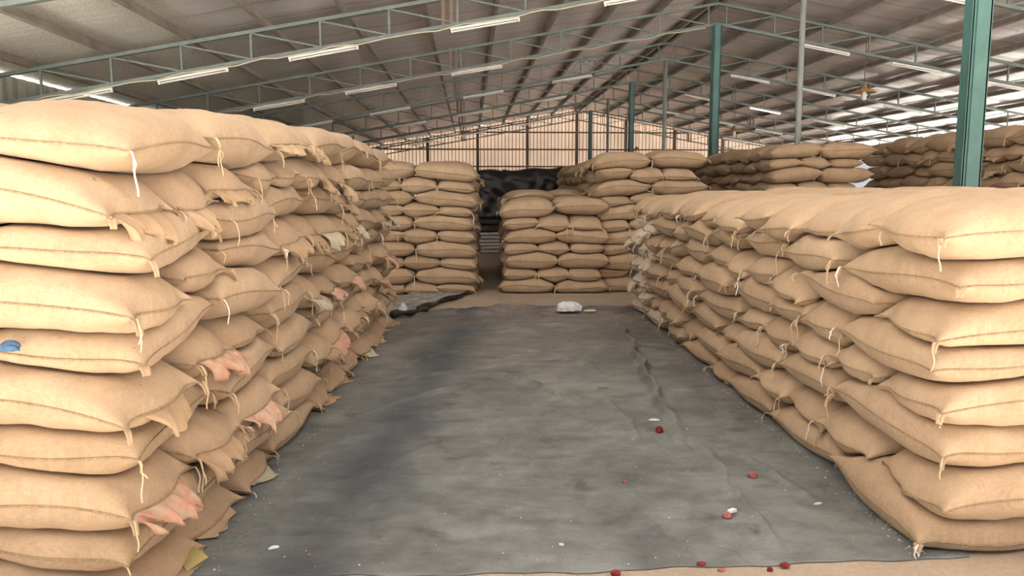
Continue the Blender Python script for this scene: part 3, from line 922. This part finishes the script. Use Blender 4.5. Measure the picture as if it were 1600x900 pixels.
stuffV, stuffF, stuffUV, so = [], [], [], 0
cen = np.array([s.c for s in SACKS])
for si, s in enumerate(SACKS):
    if s.size <= 0 and s.pile not in ('right aisle stack', 'left aisle stack'): 
        if s.c[2] < 1.0: continue
    dist = np.linalg.norm(s.c - np.array([0, 0, EYE]))
    dd = np.abs(cen - s.c)
    nb = [SACKS[j] for j in np.where((np.hypot(dd[:, 0], dd[:, 1]) < 1.15) & (dd[:, 2] < 0.42))[0] if j != si]
    own = id(s) in keep
    nu, nv = (46, 34) if (own and dist < 5.2) else (34, 24) if (own and dist < 9) else (24, 18) if own else (16, 12)
    P, Fc, uv, ti, ring = sack_verts(s, nb, nu, nv)
    if not own:
        stuffV.append(P); stuffF.append(Fc + so); stuffUV.append(uv); so += len(P)
        continue
    base = np.array([s.c[0], s.c[1], P[:, 2].min()])
    root = empty('burlap_sack', base)
    me = npmesh('sack_body', P - base, Fc, True, uv)
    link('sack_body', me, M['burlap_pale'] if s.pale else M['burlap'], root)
    if s.size > 420: build_parts(s, root, P, ti, ring, base, dist < 6.0)
    pre = (s.note + ' ' if hasattr(s, 'note') else '') + ('pale ' if s.pale else '') + 'burlap sack'
    tag(root, s.say if hasattr(s, 'say') else pre + ', ' + place_words(s), 'sack', 'sacks of the ' + s.pile)
if stuffV:
    me = npmesh('burlap_sack_heap', np.concatenate(stuffV), np.concatenate(stuffF), True, np.concatenate(stuffUV))
    o = link('burlap_sack_heap', me, M['burlap'])
    tag(o, 'remaining far burlap sacks of the rear stacks', 'sacks', kind='stuff')

# ------------------------------------------------------------------ plastic sheet on the aisle floor
def seg_dist(X, Y, p, q):
    d = np.array(q) - np.array(p); L2 = float(d @ d)
    t = np.clip(((X - p[0]) * d[0] + (Y - p[1]) * d[1]) / L2, 0, 1)
    return np.hypot(X - p[0] - t * d[0], Y - p[1] - t * d[1]), t

fr = [ground(x, y) for x, y in ((150, 903), (600, 901), (900, 896), (1050, 889), (1200, 884), (1300, 880), (1455, 874), (1700, 866))]
fk = [ground(x, y) for x, y in ((560, 487), (690, 485), (780, 479), (860, 481), (930, 479), (1000, 478), (1080, 478))]
frx = np.array([p[0] for p in fr]); fry = np.array([p[1] for p in fr]); fkx = np.array([p[0] for p in fk]); fky = np.array([p[1] for p in fk])
nu, nv = 230, 340
U = np.linspace(0, 1, nu); Vv = np.linspace(0, 1, nv)
G = np.zeros((nu, nv, 3))
for i, a in enumerate(U):
    xn = -1.55 + a * 3.75; xf = -1.30 + a * 3.78
    yn = np.interp(xn, frx, fry) + 0.008 * math.sin(9 * xn) + 0.005 * math.sin(23 * xn); yf = np.interp(xf, fkx, fky) + 0.03 * math.sin(7 * xf) + 0.02 * math.sin(17 * xf)
    G[i, :, 0] = xn + (xf - xn) * Vv; G[i, :, 1] = yn + (yf - yn) * Vv
X, Y = G[:, :, 0], G[:, :, 1]
Z = np.zeros_like(X)
CRE = [([(958, 488), (985, 535), (1010, 590), (1035, 640), (1075, 700)], 0.030, 0.050), ([(930, 497), (1000, 484)], 0.02, 0.05),
       ([(765, 577), (830, 602), (892, 636)], 0.016, 0.030), ([(826, 643), (890, 662), (962, 682)], 0.014, 0.024),
       ([(740, 508), (820, 520), (900, 537)], 0.022, 0.06), ([(905, 506), (1005, 527)], 0.015, 0.05), ([(800, 545), (880, 560), (950, 588)], 0.018, 0.05), ([(870, 510), (760, 522), (690, 530)], 0.014, 0.05),
       ([(755, 575), (690, 588), (600, 600)], 0.014, 0.035), ([(750, 600), (680, 615), (560, 650)], 0.013, 0.035), ([(752, 545), (670, 560), (590, 590)], 0.013, 0.035), ([(735, 630), (600, 680), (490, 700)], 0.010, 0.03),
       ([(700, 690), (600, 735), (470, 770)], 0.008, 0.03), ([(650, 500), (720, 492), (800, 495)], 0.025, 0.07), ([(1000, 540), (1060, 545)], 0.015, 0.04), ([(1010, 575), (1090, 570)], 0.012, 0.04),
       ([(1030, 610), (1110, 615)], 0.010, 0.03), ([(1060, 640), (1170, 650)], 0.009, 0.03), ([(1130, 700), (1290, 790)], 0.008, 0.03), ([(1150, 760), (1225, 880)], 0.010, 0.025), ([(1100, 690), (1160, 800)], 0.006, 0.03),
       ([(560, 800), (690, 770)], 0.005, 0.03), ([(860, 720), (1010, 705)], 0.005, 0.03), ([(950, 620), (1010, 700)], 0.006, 0.03)]
for pts, hh, wd in CRE:
    q = [ground(x, y)[:2] for x, y in pts]
    for k in range(len(q) - 1):
        wd2 = wd * 0.62; d, t = seg_dist(X + 0.02 * np.sin(7 * Y) + 0.008 * np.sin(19 * Y), Y + 0.02 * np.sin(6 * X) + 0.008 * np.sin(17 * X), q[k], q[k + 1])
        tt = (k + t) / (len(q) - 1)
        Z = np.maximum(Z, 1.35 * hh * np.exp(-(d / wd2) ** 2) * np.clip(4 * tt, 0.15, 1) * np.clip(4 * (1 - tt), 0.15, 1))
def hills(sx_, sy_, n, seed, rot_):
    r = np.random.default_rng(seed); out = np.zeros_like(X)
    for _ in range(n):
        a = rot_ + r.normal(0, 0.35); kx, ky = r.normal(0, sx_), r.normal(0, sy_)
        fx = kx * math.cos(a) - ky * math.sin(a); fy = kx * math.sin(a) + ky * math.cos(a)
        out += np.sin(fx * X + fy * Y + r.uniform(0, 6.28))
    return out / math.sqrt(n)
soft = hills(1.2, 9, 14, 3, 0.12) * 0.004 + hills(2.5, 22, 18, 5, 0.2) * 0.0018
farw = np.clip((Y - 5.5) / 5.0, 0, 1)
Z += np.maximum(soft * 1.3, -0.002) * (0.55 + 1.7 * farw) + np.abs(hills(6, 16, 14, 9, -0.2)) * 0.008 * np.clip((Y - 9.6) / 1.0, 0, 1)
# lies flat beneath the stacks and along its near hem
def aisle_side(org, ex): return (X - org[0]) * ex[0] + (Y - org[1]) * ex[1]
flat = np.clip(1 - (aisle_side(ga, EXV) + 0.10) / 0.12, 0, 1) * np.clip(1 - (aisle_side(np.array([*lo, 0]), LEX) + 0.10) / 0.12, 0, 1)
hem = np.clip((Y - 3.1) / 0.25, 0.1, 1)
G[:, :, 2] = 0.004 + np.clip(Z * 2.0 * flat * hem, 0, 0.085)
mb = MB(); mb.sheet(G, 0.003)
tag(mb.build('plastic_groundsheet', M['tarp'], smooth=True), 'dusty black plastic sheet spread over the aisle floor between the sack stacks', 'tarp')

# folded sheet by the foot of the back left stack
root = empty('folded_groundsheet', ground(660, 480))
bs0 = np.array(root.location)
corner = [ground(600, 500), ground(664, 484), ground(742, 458), ground(640, 460)]
n1_, n2_ = 60, 40
G = np.zeros((n1_, n2_, 3)); r = np.random.default_rng(4)
for i in range(n1_):
    for j in range(n2_):
        a, b = i / (n1_ - 1), j / (n2_ - 1)
        p = (corner[0] * (1 - a) + corner[1] * a) * (1 - b) + (corner[3] * (1 - a) + corner[2] * a) * b
        G[i, j] = p - bs0
        G[i, j, 2] = 0.02 + 0.022 * abs(math.sin(9 * a + 5 * b + 2 * math.sin(6 * b))) + 0.012 * abs(math.sin(23 * a - 11 * b)) + 0.02 * math.sin(3.1 * b) ** 2
mb = MB(); mb.sheet(G, 0.004); mb.build('sheet', M['dust_tarp'], root, True)
pts = []; rad = []
for t in np.linspace(0, 1, 40):
    p = ground(654 + 90 * t, 488 - 31 * t) - bs0
    pts.append((p[0] + 0.02 * math.sin(11 * t), p[1], 0.055 + 0.012 * math.sin(17 * t))); rad.append(0.034 + 0.010 * math.sin(13 * t) - 0.012 * t)
mb = MB(); mb.tube(pts, rad, 12); mb.build('rolled_edge', M['black_tarp'], root, True)
pts = []; rad = []
for t in np.linspace(0, 1, 24):
    p = ground(612 + 56 * t, 499 - 8 * t) - bs0
    pts.append((p[0], p[1], 0.06 + 0.01 * math.sin(9 * t))); rad.append(0.045 - 0.02 * t + 0.008 * math.sin(15 * t))
mb = MB(); mb.tube(pts, rad, 12); mb.build('folded_hem', M['black_tarp'], root, True)
tag(root, 'dusty plastic sheet folded at the foot of the back left stack', 'tarp')

# ------------------------------------------------------------------ the pile under a black cover at the far end of the gap
YP = 20.6
def bundle(name, c, dim, m, seed, label, cat, group):
    r = np.random.default_rng(seed)
    n_, m_ = 22, 14
    th = np.linspace(-math.pi / 2, math.pi / 2, m_); ph = np.linspace(0, 2 * math.pi, n_, endpoint=False)
    V = []; Fc = []
    o = r.uniform(0, 6.28, 4)
    def se(v, p): return math.copysign(abs(v) ** p, v)
    for i in range(m_):
        for j in range(n_):
            k = 1 + 0.04 * math.sin(3 * ph[j] + o[0] + 2 * th[i]) + 0.02 * math.sin(9 * ph[j] + o[1])
            V.append((c[0] + dim[0] / 2 * se(math.cos(th[i]), .35) * se(math.cos(ph[j]), .35) * k, c[1] + dim[1] / 2 * se(math.cos(th[i]), .35) * se(math.sin(ph[j]), .35) * k, c[2] + dim[2] / 2 * se(math.sin(th[i]), .5) * k))
    for i in range(m_ - 1):
        for j in range(n_):
            j2 = (j + 1) % n_
            Fc.append((i * n_ + j, i * n_ + j2, (i + 1) * n_ + j2, (i + 1) * n_ + j))
    mb = MB(); mb.add(V, Fc)
    tag(mb.build(name, m, smooth=True), label, cat, group)
xw = at(755, 380, YP)[0]
M['white_bag'] = simple('white_woven_bag', (0.62, 0.56, 0.52), 0.8, noise=0.2, scale=6)
M['dark_bag'] = simple('dark_folded_bag', (0.07, 0.05, 0.04), 0.8, noise=0.4, scale=8)
for k in range(6):
    bundle('folded_bag', (xw + rng.normal(0, 0.02), YP + 0.45, 0.048 + 0.094 * k), (1.25, 0.85, 0.092), M['white_bag'], k, '%s pale folded bag up in the low white pile at the end of the gap' % ORD[k + 1], 'bag', 'pale folded bags')
for k in range(3):
    bundle('dark_bundle', (xw + 0.03 * k, YP + 0.45, 0.66 + 0.18 * k), (1.3, 0.9, 0.175), M['dark_bag'], 20 + k, '%s dark bundle up, lying on the pale folded bags' % ORD[k + 1], 'bundle', 'dark bundles')
xa, xb = at(690, 300, YP)[0], at(885, 300, YP)[0]
zt = at(790, 264, YP)[2]
prof = []
nx_, nz_ = 120, 60
G = np.zeros((nx_, nz_, 3))
for i in range(nx_):
    a = i / (nx_ - 1); x = xa + (xb - xa) * a
    top = zt + 0.05 * math.sin(6 * a + 1) - 0.10 * (1 - a) * (a < 0.5) + 0.03 * math.sin(19 * a)
    hemz = 1.02 + 0.05 * math.sin(14 * a) + (0.0 if a < 0.6 else -0.2)
    for j in range(nz_):
        t = j / (nz_ - 1)
        if t < 0.62:
            q = t / 0.62
            z = hemz + (top - hemz) * (1 - (1 - q) ** 1.0)
            y = YP - 0.10 + 0.30 * max(0, q - 0.85) / 0.15 * 0.35
            fold = 0.035 * math.sin(5 * x + 4 * z + 2 * math.sin(2.2 * z + 3 * x)) + 0.022 * math.sin(13 * x - 7 * z + 2.5 * math.sin(3.1 * x)) * (1 - 0.5 * q) + 0.012 * math.sin(21 * z + 9 * x)
            y += fold
        else:
            q = (t - 0.62) / 0.38
            y = YP + 0.005 + 2.4 * q; z = top + 0.05 * math.sin(q * 3.1) + 0.015 * math.sin(11 * q * 3 + 5 * x)
        G[i, j] = (x, y, z)
mb = MB(); mb.sheet(G, 0.012)
tag(mb.build('black_tarpaulin', M['black_tarp'], smooth=True), 'black plastic tarpaulin draped over the pile at the end of the gap', 'tarp')
# the covered bulk that carries the tarpaulin
mb = MB(); mb.box((xa + 0.05, YP + 0.16, 1.17), (xb - 0.05, YP + 2.2, zt - 0.22))
mb.box((xa + 0.05, YP + 1.0, 0.0), (xb - 0.05, YP + 2.2, 1.16))
tag(mb.build('covered_bale', M['dark_bag']), 'dark baled bulk hidden under the black tarpaulin', 'bale')

# ------------------------------------------------------------------ litter
def crumple(name, px, py, dim, m, seed, label, cat, group=None, rz=0.0, z=0.008):
    p = ground(px, py, z)
    me = bpy.data.meshes.new(name)
    import bmesh
    bm = bmesh.new(); bmesh.ops.create_icosphere(bm, subdivisions=4, radius=1.0)
    r = np.random.default_rng(seed); W_ = r.normal(0, 2.6, (9, 3)); ph = r.uniform(0, 6.28, 9)
    for v in bm.verts:
        q = np.array(v.co); k = 1 + 0.16 * sum(abs(math.sin(float(W_[i] @ q) + ph[i])) - 0.6 for i in range(9)) / 2.2
        v.co = Vector((q[0] * k * dim[0] / 2, q[1] * k * dim[1] / 2, (max(q[2], -0.3) * k + 0.3) * dim[2] / 1.3))
    bm.to_mesh(me); bm.free(); me.update()
    lo_ = min(v.co.z for v in me.vertices)
    o = link(name, me, m, None, (p[0], p[1], z - lo_)); o.rotation_euler = (0, 0, rz)
    tag(o, label, cat, group); return o
M['white_plastic'] = simple('white_plastic', (0.80, 0.84, 0.90), 0.35)
M['red_skin'] = simple('red_skin', (0.30, 0.012, 0.02), 0.3, noise=0.6, scale=40)
M['pink_skin'] = simple('pink_skin', (0.55, 0.16, 0.17), 0.5, noise=0.5, scale=30)
M['paper'] = simple('paper', (0.72, 0.70, 0.66), 0.8)
M['card'] = simple('yellowed_card', (0.62, 0.55, 0.24), 0.7, noise=0.25, scale=12)
M['blue'] = simple('blue_plastic', (0.06, 0.16, 0.30), 0.4, noise=0.5, scale=20)
crumple('plastic_bag', 889, 486, (0.33, 0.22, 0.125), M['white_plastic'], 3, 'crumpled white plastic bag at the far edge of the black sheet', 'bag', z=0.03)
crumple('paper_strip', 922, 486, (0.17, 0.08, 0.02), M['paper'], 8, 'small beige scrap to the right of the crumpled white bag', 'scrap', z=0.03)
crumple('red_scrap', 1030, 675, (0.052, 0.05, 0.04), M['red_skin'], 11, 'glossy dark red scrap by the long crease in the black sheet', 'scrap')
crumple('red_scrap', 1176, 745, (0.052, 0.04, 0.03), M['pink_skin'], 12, 'pinkish red scrap on the sheet nearest the right stack', 'scrap')
crumple('red_scrap', 1136, 808, (0.050, 0.04, 0.022), M['pink_skin'], 13, 'pink and red skin scrap under a torn white paper bit', 'scrap')
crumple('red_scrap', 1096, 882, (0.040, 0.03, 0.012), M['red_skin'], 14, 'dark red scrap in a scuff near the front hem', 'scrap')
crumple('red_scrap', 1226, 885, (0.040, 0.03, 0.018), M['red_skin'], 15, 'dark red scrap on the hem nearest the right stack', 'scrap')
crumple('red_scrap', 1203, 892, (0.026, 0.022, 0.016), M['red_skin'], 16, 'small red scrap on concrete just below the hem', 'scrap', z=0.0)
crumple('red_scrap', 1127, 892, (0.034, 0.02, 0.012), M['pink_skin'], 17, 'flat reddish scrap lying along the front hem', 'scrap', z=0.0)
crumple('red_scrap', 962, 898, (0.042, 0.03, 0.02), M['red_skin'], 18, 'bright red scrap cut by the bottom of the picture', 'scrap')
crumple('red_scrap', 976, 754, (0.024, 0.02, 0.012), M['pink_skin'], 19, 'tiny pale pink scrap mid sheet', 'scrap')
crumple('red_scrap', 483, 869, (0.014, 0.012, 0.01), M['pink_skin'], 20, 'tiny red crumb on the sheet near the left stack', 'scrap')
crumple('paper_scrap', 1144, 800, (0.055, 0.025, 0.018), M['white_plastic'], 21, 'torn white scrap lying on the pink skin', 'scrap', rz=0.4, z=0.02)
crumple('paper_scrap', 1022, 657, (0.075, 0.03, 0.012), M['paper'], 22, 'pale chipped scrap behind the glossy red scrap', 'scrap')
crumple('paper_scrap', 428, 857, (0.045, 0.022, 0.012), M['white_plastic'], 23, 'white fluffy scrap on the sheet near the left stack', 'scrap', rz=0.5)
crumple('paper_scrap', 877, 852, (0.026, 0.012, 0.010), M['paper'], 24, 'little white curl in the middle near the front hem', 'scrap', rz=-0.5)
crumple('paper_scrap', 1278, 788, (0.05, 0.018, 0.01), M['paper'], 25, 'pale sliver on the sheet beside the right stack', 'scrap', rz=0.3)
crumple('paper_scrap', 630, 490, (0.10, 0.08, 0.13), M['white_plastic'], 27, 'white plastic scrap at the far foot of the left stack', 'scrap', z=0.03)
cp = [ground(303, 869), ground(326, 886), ground(292, 898), ground(284, 886)]
G = np.zeros((9, 9, 3))
for i in range(9):
    for j in range(9):
        a, b = i / 8, j / 8
        G[i, j] = (cp[0] * (1 - a) + cp[1] * a) * (1 - b) + (cp[3] * (1 - a) + cp[2] * a) * b
        G[i, j, 2] = 0.014 + 0.03 * (1 - b) * 1.0 + 0.006 * math.sin(3 * a)
mb = MB(); mb.sheet(G, 0.004)
tag(mb.build('card_scrap', M['card']), 'yellowed card scrap leaning at the foot of the left stack', 'card')
# grain husks swept along the foot of the stacks
r = np.random.default_rng(12); mb = MB()
for k in range(420):
    if k < 230:
        t = r.uniform(0, 1) ** 1.6; p = ga + EYV * (t * RLEN) - EXV * (abs(r.normal(0.02, 0.04)) + 0.01)
    elif k < 330:
        t = r.uniform(0, 1); p = np.array([*lo, 0]) + LEY * (t * LLEN) - LEX * (abs(r.normal(0.02, 0.05)) + 0.02)
    else:
        p = ground(r.uniform(330, 1350), r.uniform(560, 890))
    q = r.uniform(0.003, 0.0075); a = r.uniform(0, 3.14); z = 0.010
    c, s_ = math.cos(a) * q, math.sin(a) * q
    mb.add([(p[0] + c, p[1] + s_, z), (p[0] - c, p[1] - s_, z), (p[0] - s_ * .5, p[1] + c * .5, z), (p[0] + s_ * .5, p[1] - c * .5, z), (p[0], p[1], z + q * .8), (p[0], p[1], z - q * .3)],
           [(0, 2, 4), (2, 1, 4), (1, 3, 4), (3, 0, 4), (2, 0, 5), (1, 2, 5), (3, 1, 5), (0, 3, 5)])
tag(mb.build('husk_crumbs', M['paper']), 'pale husk crumbs strewn on the sheet and along the stacks', 'crumbs', kind='stuff')

q = at(14, 541, 2.80)
o = crumple('plastic_scrap', 14, 541, (0.075, 0.05, 0.035), M['blue'], 31, 'dark blue plastic scrap wedged between sacks on the front of the left stack', 'scrap')
o.location = (q[0], 2.80, q[2] - 0.015)
